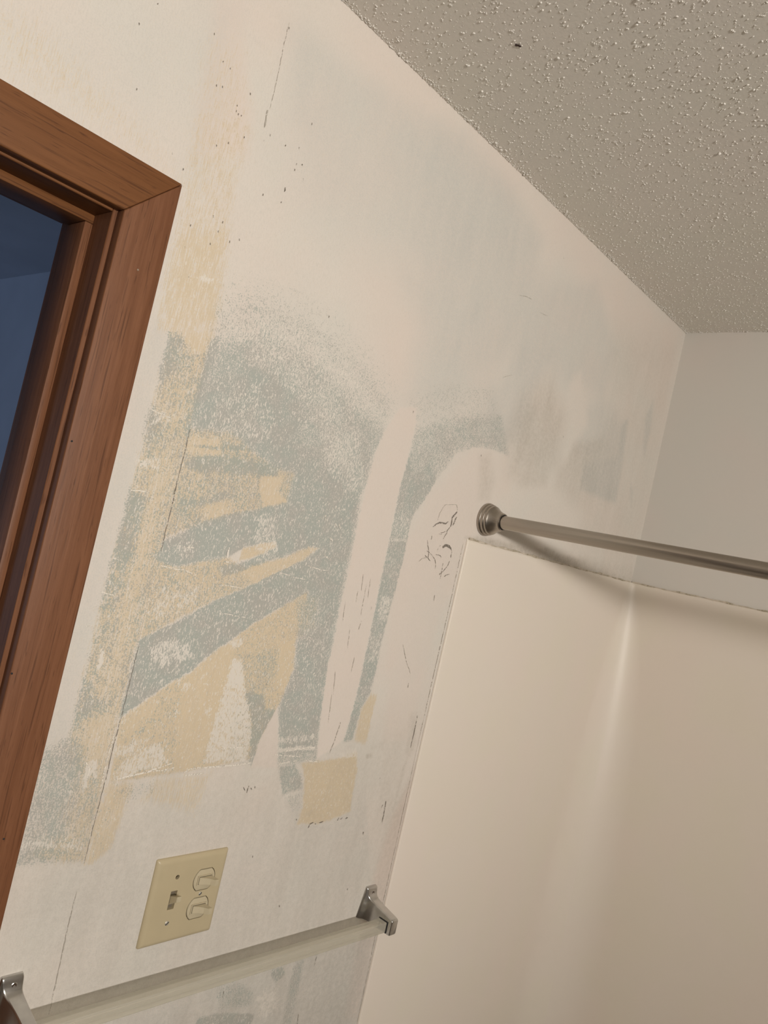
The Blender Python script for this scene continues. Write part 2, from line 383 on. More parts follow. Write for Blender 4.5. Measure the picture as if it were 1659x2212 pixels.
 (2,0.5,7,(-1307,1572,-1277,1585,-1248,1581,-1232,1560,-1260,1550,-1292,1543)),
 (2,0.3,5,(-1272,1544,-1242,1548,-1243,1537,-1267,1536)),
 (1,0.92,3,(-1319,1480,-1311,1489,-1288,1506,-1258,1529,-1238,1538,-1208,1567,-1184,1583,-1156,1607,-1127,1625,-1095,1647,-1067,1664,-1060,1629,-1068,1594,-1059,1550,-1072,1490,-1098,1419,-1212,1409,-1275,1406,-1315,1404)),
 (0,0.36,5,(-1319,1480,-1311,1489,-1288,1506,-1258,1529,-1238,1538,-1208,1567,-1184,1583,-1156,1607,-1127,1625,-1095,1647,-1067,1664,-1060,1629,-1068,1594,-1059,1550,-1072,1490,-1098,1419,-1212,1409,-1275,1406,-1315,1404)),
 (0,0.06,9,(-1182,1584,-1225,1548,-1244,1530,-1236,1475,-1222,1409,-1209,1407,-1187,1427,-1181,1451,-1178,1519,-1174,1559)),
 (0,0.14,8,(-1102,1588,-1071,1594,-1059,1550,-1071,1519,-1089,1532,-1091,1559)),
 (0,0.1,8,(-1319,1482,-1298,1494,-1275,1506,-1283,1485,-1308,1460)),
 (0,0.5,8,(-1161,1563,-1099,1579,-1089,1519,-1137,1512)),
 (2,0.75,5,(-1176,1519,-1175,1543,-1172,1562,-1158,1560,-1139,1518,-1146,1512)),
 (2,0.6,5,(-1176,1519,-1152,1530,-1136,1511,-1113,1470,-1107,1436,-1108,1416,-1181,1418,-1182,1465)),
 (0,0.55,6,(-1154,1499,-1130,1499,-1113,1470,-1107,1436,-1108,1413,-1142,1418,-1146,1460)),
 (2,0.6,6,(-1186,1584,-1161,1592,-1164,1576,-1179,1572)),
 (2,0.55,5,(-1246,1524,-1232,1530,-1234,1518,-1242,1513)),
 (2,0.45,5,(-1202,1493,-1191,1496,-1187,1480,-1197,1478)),
 (0,0.98,4,(-1138,1514,-1105,1511,-1095,1490,-1073,1488,-1096,1409,-1102,1412,-1113,1470)),
 (2,0.55,6,(-1284,1442,-1257,1449,-1235,1421,-1277,1415,-1305,1403,-1313,1421)),
 (2,0.5,7,(-1318,1449,-1275,1456,-1283,1439,-1316,1432)),
 (0,0,1.5,(-1073,1494,-1093,1446,-1096,1407,-1045,1402,-1064,1468)),
 (1,0,1.5,(-1073,1494,-1093,1446,-1096,1407,-1045,1402,-1064,1468)),
 (4,0.6,4,(-1073,1494,-1093,1446,-1096,1407,-1045,1402,-1064,1468)),
 (2,0.25,8,(-1060,1629,-1003,1662,-995,1591,-993,1512,-1023,1512,-1059,1567)),
 (1,0.6,10,(-1084,1647,-1043,1665,-1035,1610,-1068,1594)),
 (0,0.7,8,(-1080,1647,-1034,1666,-1026,1610,-1061,1587)),
 (2,0.22,6,(-1077,1798,-1014,1803,-997,1691,-1041,1686)),
 (2,0.2,10,(-1061,1485,-997,1491,-972,1411,-1044,1416)),
 (2,0.45,3,(-1057,1449,-985,1451,-981,1440,-1054,1439)),
 (0,0.6,4,(-1051,1424,-972,1424,-967,1407,-1044,1409)),
 (2,0.7,2,(-1054,1433,-979,1432,-975,1426,-1052,1427)),
 (1,0.5,10,(-1254,1404,-1162,1405,-1168,1373,-1176,1348,-1217,1365,-1267,1376)),
 (0,0.35,10,(-1309,1403,-1254,1402,-1237,1391,-1267,1376,-1298,1374)),
 (1,0.75,6,(-1317,1404,-1280,1401,-1285,1361,-1290,1322,-1310,1305,-1321,1304,-1322,1349)),
 (0,0.25,8,(-1320,1376,-1298,1374,-1294,1322,-1317,1306)),
 (1,0.92,4,(-999,1407,-921,1409,-880,1420,-868,1385,-866,1349,-862,1317,-923,1306,-978,1311,-975,1338,-985,1382)),
 (0,0.12,6,(-999,1407,-875,1405,-862,1317,-978,1311)),
 (1,0.75,5,(-878,1514,-860,1511,-858,1465,-862,1428,-892,1436,-893,1489)),
 (2,0.6,4,(-918,1419,-881,1427,-875,1409,-917,1408)),
 (0,0.8,4,(-1044,1404,-1014,1407,-993,1388,-984,1367,-1023,1360)),
 (0,0.42,6,(-1021,1360,-982,1365,-978,1336,-994,1328)),
 (2,0.5,5,(-1021,1360,-993,1370,-985,1358,-1015,1351)),
 (3,0.6,7,(-991,1348,-980,1337,-979,1308,-992,1320)),
 (5,0.5,2.5,(-965,1328,-951,1331,-949,1322,-963,1320)),
 (3,0.3,40,(-1270,1365,-1008,1343,-970,1282,-1070,1256,-1226,1300)),
 (0,0.32,18,(-952,1988,-874,2042,-747,2074,-684,2032,-641,1968,-698,1966,-753,1955,-799,1932,-837,1877,-873,1813,-919,1844,-919,1904)),
 (0,0.58,10,(-913,1945,-822,1993,-691,2030,-644,1967,-698,1966,-753,1955,-799,1932,-837,1877,-873,1813,-919,1829,-919,1904)),
 (0,0.75,6,(-918,1860,-861,1903,-838,1877,-873,1813,-917,1822)),
 (0,0.78,3,(-917,1898,-863,1840,-873,1813,-876,1792,-874,1770,-873,1742,-874,1717,-875,1683,-878,1644,-880,1589,-878,1554,-879,1516,-893,1489,-897,1437,-917,1434,-915,1467,-912,1535,-914,1611,-915,1654,-918,1736,-919,1777,-921,1815,-922,1854)),
 (2,0.35,5,(-920,1814,-873,1807,-874,1770,-915,1769)),
 (2,0.5,3,(-919,1768,-875,1771,-875,1766,-916,1761)),
 (2,0.45,5,(-910,1678,-876,1674,-880,1635,-905,1629)),
 (2,0.35,5,(-912,1610,-878,1612,-877,1558,-902,1565)),
 (3,0.35,6,(-913,1648,-875,1643,-878,1512,-891,1467)),
 (0,0,2.5,(-963,1969,-926,1980,-919,1954,-919,1904,-922,1854,-921,1815,-919,1777,-918,1736,-920,1706,-915,1654,-914,1611,-914,1580,-912,1535,-913,1489,-918,1438,-968,1411,-976,1454,-983,1498,-990,1555,-990,1591,-994,1648,-992,1706,-996,1763,-997,1829,-995,1887,-983,1930)),
 (1,0,2.5,(-963,1969,-926,1980,-919,1954,-919,1904,-922,1854,-921,1815,-919,1777,-918,1736,-920,1706,-915,1654,-914,1611,-914,1580,-912,1535,-913,1489,-918,1438,-968,1411,-976,1454,-983,1498,-990,1555,-990,1591,-994,1648,-992,1706,-996,1763,-997,1829,-995,1887,-983,1930)),
 (2,0,2.5,(-963,1969,-926,1980,-919,1954,-919,1904,-922,1854,-921,1815,-919,1777,-918,1736,-920,1706,-915,1654,-914,1611,-914,1580,-912,1535,-913,1489,-918,1438,-968,1411,-976,1454,-983,1498,-990,1555,-990,1591,-994,1648,-992,1706,-996,1763,-997,1829,-995,1887,-983,1930)),
 (3,0,2.5,(-963,1969,-926,1980,-919,1954,-919,1904,-922,1854,-921,1815,-919,1777,-918,1736,-920,1706,-915,1654,-914,1611,-914,1580,-912,1535,-913,1489,-918,1438,-968,1411,-976,1454,-983,1498,-990,1555,-990,1591,-994,1648,-992,1706,-996,1763,-997,1829,-995,1887,-983,1930)),
 (5,0,2.5,(-963,1969,-926,1980,-919,1954,-919,1904,-922,1854,-921,1815,-919,1777,-918,1736,-920,1706,-915,1654,-914,1611,-914,1580,-912,1535,-913,1489,-918,1438,-968,1411,-976,1454,-983,1498,-990,1555,-990,1591,-994,1648,-992,1706,-996,1763,-997,1829,-995,1887,-983,1930)),
 (4,0.55,3,(-963,1969,-926,1980,-919,1954,-919,1904,-922,1854,-921,1815,-919,1777,-918,1736,-920,1706,-915,1654,-914,1611,-914,1580,-912,1535,-913,1489,-918,1438,-968,1411,-976,1454,-983,1498,-990,1555,-990,1591,-994,1648,-992,1706,-996,1763,-997,1829,-995,1887,-983,1930)),
 (0,0,2,(-753,1955,-698,1966,-651,1964,-633,1947,-376,1955,-210,1890,-305,1802,-718,1795,-723,1638,-713,1179,-769,1189,-837,1356,-863,1466,-860,1512,-880,1589,-878,1644,-875,1683,-874,1717,-873,1742,-874,1770,-876,1792,-873,1813,-849,1846,-837,1877,-811,1909,-800,1934)),
 (1,0,2,(-753,1955,-698,1966,-651,1964,-633,1947,-376,1955,-210,1890,-305,1802,-718,1795,-723,1638,-713,1179,-769,1189,-837,1356,-863,1466,-860,1512,-880,1589,-878,1644,-875,1683,-874,1717,-873,1742,-874,1770,-876,1792,-873,1813,-849,1846,-837,1877,-811,1909,-800,1934)),
 (2,0,2,(-753,1955,-698,1966,-651,1964,-633,1947,-376,1955,-210,1890,-305,1802,-718,1795,-723,1638,-713,1179,-769,1189,-837,1356,-863,1466,-860,1512,-880,1589,-878,1644,-875,1683,-874,1717,-873,1742,-874,1770,-876,1792,-873,1813,-849,1846,-837,1877,-811,1909,-800,1934)),
 (3,0,2,(-753,1955,-698,1966,-651,1964,-633,1947,-376,1955,-210,1890,-305,1802,-718,1795,-723,1638,-713,1179,-769,1189,-837,1356,-863,1466,-860,1512,-880,1589,-878,1644,-875,1683,-874,1717,-873,1742,-874,1770,-876,1792,-873,1813,-849,1846,-837,1877,-811,1909,-800,1934)),
 (4,0.4,12,(-753,1955,-651,1964,-616,1906,-699,1803,-742,1654,-753,1430,-816,1433,-878,1644,-874,1770,-849,1846)),
 (5,0.35,16,(-728,1943,-702,1953,-673,1912,-676,1878,-704,1875)),
 (5,0.3,4,(-701,1883,-681,1889,-675,1878,-697,1872)),
 (5,0.3,12,(-617,1951,-491,1989,-489,1941,-588,1921)),
 (4,1,10,(-716,1362,-708,1395,-713,1179,-721,1049,-719,935,-752,945,-771,1125,-745,1299)),
 (5,0.32,6,(-763,1476,-745,1479,-728,1413,-742,1397,-753,1414)),
 (5,0.45,5,(-751,1381,-742,1397,-744,1331,-745,1299,-749,1275)),
 (5,0.35,4,(-848,1423,-816,1433,-814,1420,-843,1419)),
 (5,0.3,6,(-803,1361,-769,1366,-752,1283,-778,1271)),
 (5,0.55,2,(-856,1412,-839,1412,-837,1406,-851,1404)),
 (3,0.4,20,(-881,1254,-789,1248,-794,1193,-865,1206)),
 (3,0.75,30,(-1256,1093,-1104,1093,-908,1081,-733,1085,-700,880,-1249,1064)),
 (5,0.38,30,(-1185,1070,-907,1077,-736,1094,-700,880,-1177,1040)),
 (5,0.38,14,(-723,1363,-712,1387,-713,1179,-727,1067,-760,1075,-764,1140,-751,1316)),
 (3,0.55,20,(-1123,1104,-1024,1097,-908,1081,-866,1078,-874,1005,-963,1010,-1109,1056)),
 (0,0.55,8,(-1067,1089,-1027,1085,-988,1060,-982,1034,-1052,1048)),
 (0,0.85,3,(-961,1086,-936,1082,-927,1068,-944,1059,-958,1073)),
 (0,0.85,3,(-1084,1049,-1051,1046,-974,1021,-978,1004,-1089,1040)),
 (0,0.55,5,(-913,1085,-889,1085,-887,1046,-887,1012,-887,976,-909,983,-913,1044)),
 (3,0.7,10,(-928,1101,-860,1091,-856,1045,-866,980,-918,985,-928,1050)),
 (2,0.5,8,(-984,1052,-938,1053,-921,1012,-963,1010)),
 (5,0.6,5,(-720,1799,-671,1807,-434,1815,-7,1820,5,1802,-302,1796,-666,1794)),
 (5,0.55,3,(-447,1823,-397,1820,-396,1796,-425,1795)),
 (5,0.35,12,(-294,1825,-14,1834,5,1802,-281,1797)),
]
MARKS = [
 ('d',1,(-1320.5,1840.3,-1320.4,1806.1,-1320.9,1774.2)),
 ('d',1.6,(-1320.9,1774.2,-1320.7,1759.3,-1320.2,1745.5)),
 ('d',0.9,(-1320.2,1745.5,-1320.5,1711,-1319.5,1688.2)),
 ('d',0.8,(-1319.4,1573.9,-1319.6,1536.9,-1319.8,1486,-1320.9,1455,-1320.5,1418.4,-1321.2,1379.2,-1322.1,1345.8,-1322.2,1306.8)),
 ('f',1.1,(-1323.1,1273.7,-1323.4,1240.5,-1322.9,1215.5,-1322.2,1192.2,-1321.4,1158.9,-1320.8,1126.9)),
 ('f',0.7,(-1318.8,2362.5,-1318.9,2350.4,-1318.7,2329.4,-1317.4,2300.2,-1316.8,2273.5,-1317.1,2249.3)),
 ('f',2.2,(-1319.8,2245.9,-1318.6,2232.2,-1318.6,2224.5)),
 ('w',1.3,(-1320.2,1619.4,-1320.3,1577.3)),
 ('w',1.2,(-1321.2,1545.4,-1321.6,1525.6)),
 ('w',1.4,(-1323.7,1477.6,-1324.4,1452.4,-1325.1,1427.2,-1324.9,1393.6)),
 ('f',0.9,(-809.1,1814.9,-807.4,1828.1,-802.8,1837,-797.7,1844.5,-782.6,1847.4,-767.2,1850.3,-761.7,1843,-760.9,1837.4)),
 ('d',3,(-817.8,1801.4,-810.5,1808.2,-797.8,1812.8,-785.8,1812.8,-779.5,1817.6)),
 ('d',3,(-761.2,1838.1,-763.9,1834.3,-771.6,1825.5,-769.5,1820.1,-769.9,1810.2)),
 ('d',2,(-759.2,1829.4,-761.8,1821.5,-764.3,1813.6)),
 ('d',1.3,(-770.9,1809.2,-777.5,1801.5,-776,1797.7,-780.4,1791.3,-782.4,1786)),
 ('d',1,(-794,1795.6,-786.6,1797.2,-781.2,1800.5)),
 ('d',0.9,(-796.9,1792.7,-789.4,1793.9)),
 ('d',1.2,(-824,1778,-820,1769,-813.1,1758.8,-812.2,1749.3,-804.4,1744)),
 ('d',1.1,(-821.8,1760,-813.1,1758.8,-800.7,1753.3,-792.5,1748.8,-787.2,1739.7,-786.1,1733.4)),
 ('f',0.9,(-833.9,1739.2,-827.4,1745.7,-819.5,1748.3,-811.9,1748.6)),
 ('d',1.2,(-820.6,1751.4,-814.9,1749.8)),
 ('d',4.5,(-778.5,1771.9,-772.3,1776.9,-761.1,1776.1,-754.4,1773)),
 ('d',1.2,(-754.4,1773,-750.4,1767.7,-749.4,1757.9)),
 ('d',1.1,(-750.6,1751.9,-752.9,1743.3,-759.3,1735.1,-764,1729.6)),
 ('d',2.2,(-768.9,1728.2,-770.3,1723.1)),
 ('d',1.6,(-743.2,1728.8,-750.5,1726.2,-755.5,1723.2)),
 ('d',1.6,(-781.2,1757.6,-775.9,1754.3)),
 ('d',0.9,(-792.8,1756.8,-781.1,1757.3)),
 ('d',0.8,(-814.5,1780.3,-814.9,1786.6)),
 ('d',0.8,(-791.9,1765.1,-790.2,1771,-786,1774.1)),
 ('d',1.2,(-767.8,1748.1,-766.5,1730.1,-766,1717.8)),
 ('d',1,(-771.2,1688.4,-770.2,1678.6)),
 ('f',0.9,(-825.5,1597.8,-809,1572.3,-788.1,1548.7)),
 ('d',1,(-787.4,1532.6,-786.7,1523.7)),
 ('f',1.4,(-723.1,1788.8,-721.2,1675.6,-721.9,1547.7,-722,1419)),
 ('f',1.2,(-722,1419,-719.7,1247.9,-719.2,1083.2,-716,929.5)),
 ('d',1.1,(-1482.2,2271.7,-1482,2269.5)),
 ('d',1.1,(-1496.6,2238.8,-1496.4,2236.7)),
 ('d',1.1,(-1411,2284.7,-1410.7,2282.4)),
 ('d',1.1,(-1392.4,2263.7,-1392.1,2261.4)),
 ('d',1.1,(-1381.7,2261.9,-1381.4,2259.6)),
 ('d',1.1,(-1393.7,2233.5,-1393.4,2231.2)),
 ('d',1.1,(-1385.9,2236.6,-1385.6,2234.2)),
 ('d',1.1,(-1482.3,2174.7,-1482.1,2172.6)),
 ('d',1.1,(-1348.4,2250.8,-1348.1,2248.4)),
 ('d',1.1,(-1361.6,2228.3,-1361.3,2226)),
 ('d',1.1,(-1361,2221.7,-1360.7,2219.3)),
 ('d',1.1,(-1353,2220.6,-1352.7,2218.2)),
 ('d',1.1,(-1357.6,2219.7,-1357.3,2217.3)),
 ('d',1.1,(-1342.4,2199.2,-1342.1,2196.8)),
 ('d',1.1,(-1375.6,2170.3,-1375.3,2168)),
 ('d',1.1,(-1361.2,2181.8,-1360.9,2179.4)),
 ('d',1.1,(-1426,2133.1,-1425.8,2130.9)),
 ('d',1.1,(-1409.1,2123.6,-1408.9,2121.3)),
 ('d',1.1,(-1357.9,2092,-1357.6,2089.6)),
 ('d',1.1,(-1344.1,2091.6,-1343.8,2089.2)),
 ('d',1.1,(-1383.7,2068.9,-1383.5,2066.5)),
 ('d',1.1,(-1346.6,2078.9,-1346.4,2076.4)),
 ('d',1.1,(-1352.9,2060.4,-1352.7,2058)),
 ('d',1.1,(-1384.5,2041.6,-1384.2,2039.3)),
 ('d',1.1,(-1328.6,2074.3,-1328.3,2071.9)),
 ('d',1.1,(-1315.4,2082.7,-1315.1,2080.3)),
 ('d',1.1,(-1305.5,2076.5,-1305.2,2074)),
 ('d',1.1,(-1370.2,2011.2,-1370,2008.9)),
 ('d',1.1,(-1315.2,2210.9,-1314.9,2208.5)),
 ('d',1.1,(-1307.9,2221.6,-1307.6,2219.2)),
 ('d',1.1,(-1259.5,2209.6,-1259.2,2207)),
 ('d',1.1,(-1250.7,2213,-1250.4,2210.4)),
 ('d',1.1,(-1260.3,2201.7,-1259.9,2199.1)),
 ('d',1.1,(-1267.5,2170.6,-1267.2,2168.1)),
 ('d',1.1,(-1244,2197,-1243.7,2194.4)),
 ('d',1.1,(-1268.7,2154,-1268.4,2151.4)),
 ('d',1.1,(-1297.5,2149.4,-1297.2,2146.9)),
 ('d',1.1,(-1250.9,2269,-1250.6,2266.4)),
 ('d',1.1,(-1282.5,2221.9,-1282.2,2219.3)),
 ('d',1.1,(-1261.8,2230.2,-1261.5,2227.6)),
 ('d',1.1,(-1317.3,2355.2,-1317,2352.7)),
 ('d',1.1,(-1147.8,2048.1,-1147.5,2045.3)),
 ('d',1.1,(-1104.8,1527.9,-1104.4,1525)),
 ('d',1.1,(-932.4,1972.2,-932,1968.9)),
 ('d',1.1,(-728.8,1949.4,-728.2,1945.8)),
 ('d',1.1,(-468.8,2051.5,-468.1,2047.4)),
 ('d',1.1,(-610.6,2368.8,-610,2365)),
 ('d',1.1,(-825.3,1185.2,-824.8,1181.7)),
 ('d',1.1,(-976.3,1187.1,-975.9,1183.9)),
 ('d',1.1,(-1174.3,1237.6,-1173.9,1234.8)),
 ('d',1.1,(-806.9,1371,-806.4,1367.4)),
 ('d',1.1,(-816.2,1277.4,-815.7,1273.8)),
 ('d',1.1,(-982.6,1320.7,-982.2,1317.5)),
 ('d',1.1,(-1081.5,1379.1,-1081.1,1376.2)),
 ('d',1.1,(-1054.8,1275.1,-1054.5,1272.1)),
 ('d',1,(-1268.1,2172.7,-1267.7,2166.1)),
 ('d',1.1,(-1250.9,2213.5,-1250.2,2208.8)),
 ('f',1.6,(-934.5,1467.8,-938.5,1438.4,-942.9,1420.3)),
 ('d',2,(-951.4,1308.1,-944.1,1310.1)),
 ('d',1.8,(-938.9,1306.6,-935.7,1309.1)),
 ('d',1.8,(-930.2,1307.7,-922.4,1308.9)),
 ('d',1.3,(-953.1,1301.1,-950.9,1306.6)),
 ('d',1.6,(-889.1,1306.4,-887.3,1310.7)),
 ('d',1.6,(-869.9,1307.1,-866.1,1309)),
 ('d',1.2,(-882.1,1307.8,-878.4,1309.7)),
 ('f',0.8,(-947.9,1687.8,-945.1,1637.7)),
 ('f',0.8,(-960.5,1702.6,-956.3,1677.3)),
 ('f',0.8,(-963.5,1676.6,-962.7,1658.3)),
 ('f',0.8,(-941.4,1697.5,-938,1668)),
 ('f',0.8,(-986,1656.1,-981.7,1627.5)),
 ('f',0.8,(-972.2,1548.3,-965.5,1512.1)),
 ('f',0.8,(-968.5,1512.1,-962.5,1468.5)),
 ('f',0.8,(-961.8,1614.3,-957.4,1585.3)),
 ('f',0.8,(-936.9,1571.4,-937,1549.1)),
 ('f',0.8,(-924.5,1654.3,-924.7,1648.3)),
 ('f',0.8,(-940.6,1630.6,-942,1615.6)),
 ('d',1.6,(-784.2,1315.3,-782.4,1320.8)),
 ('d',1.8,(-775.9,1326.5,-773.5,1302.1,-773.4,1287.6)),
 ('d',1.5,(-742.3,1475.3,-740.7,1438.1,-741.1,1417.5)),
 ('d',1.3,(-818.1,1279.8,-817.1,1273.4)),
 ('d',1,(-1092.9,1380.7,-1094.2,1370.8)),
 ('d',1,(-1102.6,1379.5,-1098.4,1373.9)),
 ('d',1,(-1088.9,1378.3,-1085.1,1374)),
 ('d',0.9,(-863.8,1080.3,-864.6,1066.1)),
 ('d',0.9,(-875.7,990.7,-873.4,973.6)),
 ('d',0.7,(-1049.3,1077.2,-1048.8,1067.1)),
 ('f',0.6,(-722,2247.5,-703.2,2253.2,-682.8,2256.1)),
 ('f',0.5,(-648.4,2243.5,-620.4,2247.8)),
 ('f',0.8,(-717.6,2095.7,-691.2,2108.4)),
 ('w',1.8,(-1376.8,1848.6,-1370.3,1847.2,-1364.6,1847.1,-1357.9,1845.6,-1348.4,1845.9)),
 ('w',1.5,(-1378.2,1751.6,-1367.2,1753.3,-1356.4,1754.4)),
 ('w',1.2,(-1380.2,1671.3,-1368.1,1670.2)),
 ('w',1.1,(-1384.3,1631.1,-1367.3,1628.4)),
 ('w',1,(-1392,1590.5,-1380.9,1591.3)),
 ('w',1.6,(-1316.1,1670.8,-1306.8,1670.3,-1296.4,1668.7,-1283.2,1669.8)),
 ('w',1.2,(-1283.2,1669.8,-1264.9,1666.1)),
 ('w',2.6,(-1222.8,1707,-1221.7,1692.9)),
 ('w',1.8,(-1223.2,1687.7,-1213.4,1687.8)),
 ('w',1.4,(-1289.5,1697.2,-1280.9,1698.4,-1275.3,1698.1)),
 ('w',1.3,(-1128.6,1685.1,-1108.7,1682.8)),
 ('w',1.2,(-1102.1,1681.6,-1076.5,1680.5)),
 ('w',1.2,(-1078.3,1700.8,-1054.1,1698.3,-1034.7,1697.9)),
 ('w',1.2,(-1226.2,1656.6,-1203.7,1657.2,-1184,1656.1)),
 ('w',1.2,(-1208.2,1620,-1192.7,1619.3,-1168.6,1617.4)),
 ('w',2.2,(-1308.9,1406.8,-1288.5,1409.8,-1266.7,1412.8,-1248.1,1417.9,-1230.7,1422.1)),
 ('w',1.8,(-1256.9,1413.2,-1243.5,1413.4,-1226.4,1416.4)),
 ('w',2.4,(-1211.3,1408,-1201.2,1412.8,-1173,1412.7,-1132.6,1412.5,-1098.7,1414.2)),
 ('w',1.8,(-1207.5,1404.7,-1176.8,1404.9)),
 ('w',1.2,(-1185.5,1435.4,-1155.6,1437.6,-1107.4,1437.8)),
 ('w',2,(-1052.1,1426.2,-1016.4,1429.2,-978.2,1430.1)),
 ('w',1.4,(-1060.1,1423.3,-1003.2,1417.2)),
 ('w',1.4,(-991.6,1410.9,-960.6,1406)),
 ('w',1.2,(-1046.8,1408.8,-1011,1412.1)),
 ('w',1.4,(-1351.6,1431.6,-1345.3,1423,-1344.6,1406.4)),
 ('w',1.6,(-1367.2,1560.5,-1365.8,1566)),
 ('w',1.3,(-1048.9,1592.7,-1043,1597.9,-1033.8,1592.9)),
 ('w',2,(-1067.3,1778.1,-1065.7,1770.1)),
 ('w',4,(-1048.4,1746.5,-1041.6,1743.4)),
 ('w',2.2,(-1051.3,1719.6,-1035.2,1714.8)),
 ('w',1.6,(-1038.6,1770.6,-1032.2,1763.2)),
 ('w',1.6,(-1044.2,1769.6,-1038.3,1763.6)),
 ('w',1.4,(-1048.7,1527.1,-1051.2,1517.4)),
 ('w',2.4,(-1062,1499.6,-1056.5,1505.1)),
]
# ---------------------------------------------------------------- the room shell
CEIL = 2.438
XC_DOOR_R, XC_DOOR_L = -1.4755, -2.2355          # faces of the door jambs
Z_HEAD = 2.040
structure(bm_obj('floor', box_bm(-3.2, .12, -2.87, 4.6, -.05, 0), m_floor))
structure(bm_obj('wall_back', box_bm(0, .12, -2.75, .0, 0, CEIL), m_back))
structure(bm_obj('wall_right', box_bm(-3.12, .12, -2.87, -2.75, 0, CEIL), m_wall_plain))
structure(bm_obj('wall_front', box_bm(-3.12, -3.0, -2.75, 0, 0, CEIL), m_wall_plain))
structure(bm_obj('wall_end', box_bm(-.76, 0, -1.72, -1.60, 0, CEIL), m_back))   # end wall of the tub alcove
structure(bm_obj('wall_hall', box_bm(-.72, -.60, .12, 4.5, 0, CEIL), m_hall))
structure(bm_obj('wall_hall_far', box_bm(-3.5, -.60, 4.5, 4.6, 0, CEIL), m_hall))
structure(bm_obj('wall_hall_side', box_bm(-3.6, -3.5, .12, 4.6, 0, CEIL), m_hall))
structure(bm_obj('ceiling_hall', box_bm(-3.6, -.60, .12, 4.6, CEIL, CEIL+.05), m_hall))

# ----- scraped wall: fine grid carrying the old paint, stains, tints and painted falloff
def build_scraped_wall():
    step = .0022
    xs = np.arange(-1.66, 0.0001, step); xs[-1] = 0.0
    zs = np.arange(.88, CEIL+.0001, step); zs[-1] = CEIL
    nx, nz = len(xs), len(zs)
    ch = np.zeros((6, nz, nx), np.float32)
    for code, val, feather, pts in PAINT:
        px = np.array(pts[0::2])/1000.; pz = np.array(pts[1::2])/1000.
        fm = feather/1000.
        i0 = max(0, int((px.min()-fm*1.6+1.66)/step)-2); i1 = min(nx, int((px.max()+fm*1.6+1.66)/step)+3)
        j0 = max(0, int((pz.min()-fm*1.6-.88)/step)-2); j1 = min(nz, int((pz.max()+fm*1.6-.88)/step)+3)
        if i1 <= i0 or j1 <= j0: continue
        X, Z = np.meshgrid(xs[i0:i1], zs[j0:j1])
        # slightly wandering outlines, as scraped edges are
        X = X + .0005*np.sin(Z*310+X*170)+.0004*np.sin(Z*830+1.1); Z = Z + .0005*np.sin(X*270+1.3)
        ins = np.zeros(X.shape, bool); dist = np.full(X.shape, 1e9); n = len(px)
        for a in range(n):
            b = (a+1) % n
            ex, ez = px[b]-px[a], pz[b]-pz[a]
            t = np.clip(((X-px[a])*ex+(Z-pz[a])*ez)/max(1e-12, ex*ex+ez*ez), 0, 1)
            dist = np.minimum(dist, (X-px[a]-t*ex)**2+(Z-pz[a]-t*ez)**2)
            if ez != 0:
                cond = (pz[a] > Z) != (pz[b] > Z)
                ins ^= cond & (X < ex*(Z-pz[a])/ez+px[a])
        sd = np.sqrt(dist)*np.where(ins, 1, -1)
        # soft patches are limited to the size of the patch itself
        fw = max(.0016, min(fm*1.1, max(.002, float(sd.max())*1.15)))
        mk = np.clip(.5+sd/(2*fw), 0, 1); mk = (mk*mk*(3-2*mk)).astype(np.float32)
        reg = ch[code, j0:j1, i0:i1]
        reg[...] = reg*(1-mk)+val*mk
    X, Z = np.meshgrid(xs, zs)
    # physical relief: the taped joint stands a little proud, clean skim coats slightly lower
    rel = .0006*np.clip(ch[1], 0, 1)*(X < -1.2) + .0003*np.clip(ch[0], 0, 1)
    Yv = -rel
    v = np.stack([X, Yv, Z], -1).reshape(-1, 3)
    idx = np.arange(nx*nz).reshape(nz, nx)
    f = np.stack([idx[:-1, :-1], idx[:-1, 1:], idx[1:, 1:], idx[1:, :-1]], -1).reshape(-1, 4)
    cx = v[f].mean(1)
    keep = ~((cx[:, 0] < -1.445) & (cx[:, 2] < 2.07))       # the doorway
    keep &= ~((cx[:, 0] > -.70) & (cx[:, 2] < 1.78))        # behind the tub surround
    f = f[keep]
    used = np.unique(f); remap = -np.ones(len(v), np.int32); remap[used] = np.arange(len(used))
    nv = len(used)
    extra = []; ef = []
    def quad(x0, x1, z0, z1):
        b = nv+len(extra)
        extra.extend([(x0, 0, z0), (x1, 0, z0), (x1, 0, z1), (x0, 0, z1)]); ef.append((b, b+1, b+2, b+3))
    quad(-1.445, -.70, 0, .88); quad(-.70, 0, 0, 1.78)
    quad(-3.0, -2.266, 0, CEIL); quad(-2.266, -1.66, 2.07, CEIL)
    vv = np.concatenate([v[used], np.array(extra)]); ff = np.concatenate([remap[f], np.array(ef)])
    o = np_obj('wall_left', vv, ff, m_scraped, None, True)
    A = np.zeros((len(vv), 4), np.float32); Bc = np.zeros((len(vv), 4), np.float32); Bc[:, 3] = 1
    c2 = ch.reshape(6, -1)[:, used]
    A[:nv, 0], A[:nv, 1], A[:nv, 2], A[:nv, 3] = c2[0], c2[1], c2[2], c2[3]
    Bc[:nv, 0], Bc[:nv, 1] = c2[4], c2[5]
    at = o.data.attributes.new('paint_a', 'FLOAT_COLOR', 'POINT'); at.data.foreach_set('color', A.ravel())
    at = o.data.attributes.new('paint_b', 'FLOAT_COLOR', 'POINT'); at.data.foreach_set('color', Bc.ravel())
    return structure(o)
wall_left = build_scraped_wall()
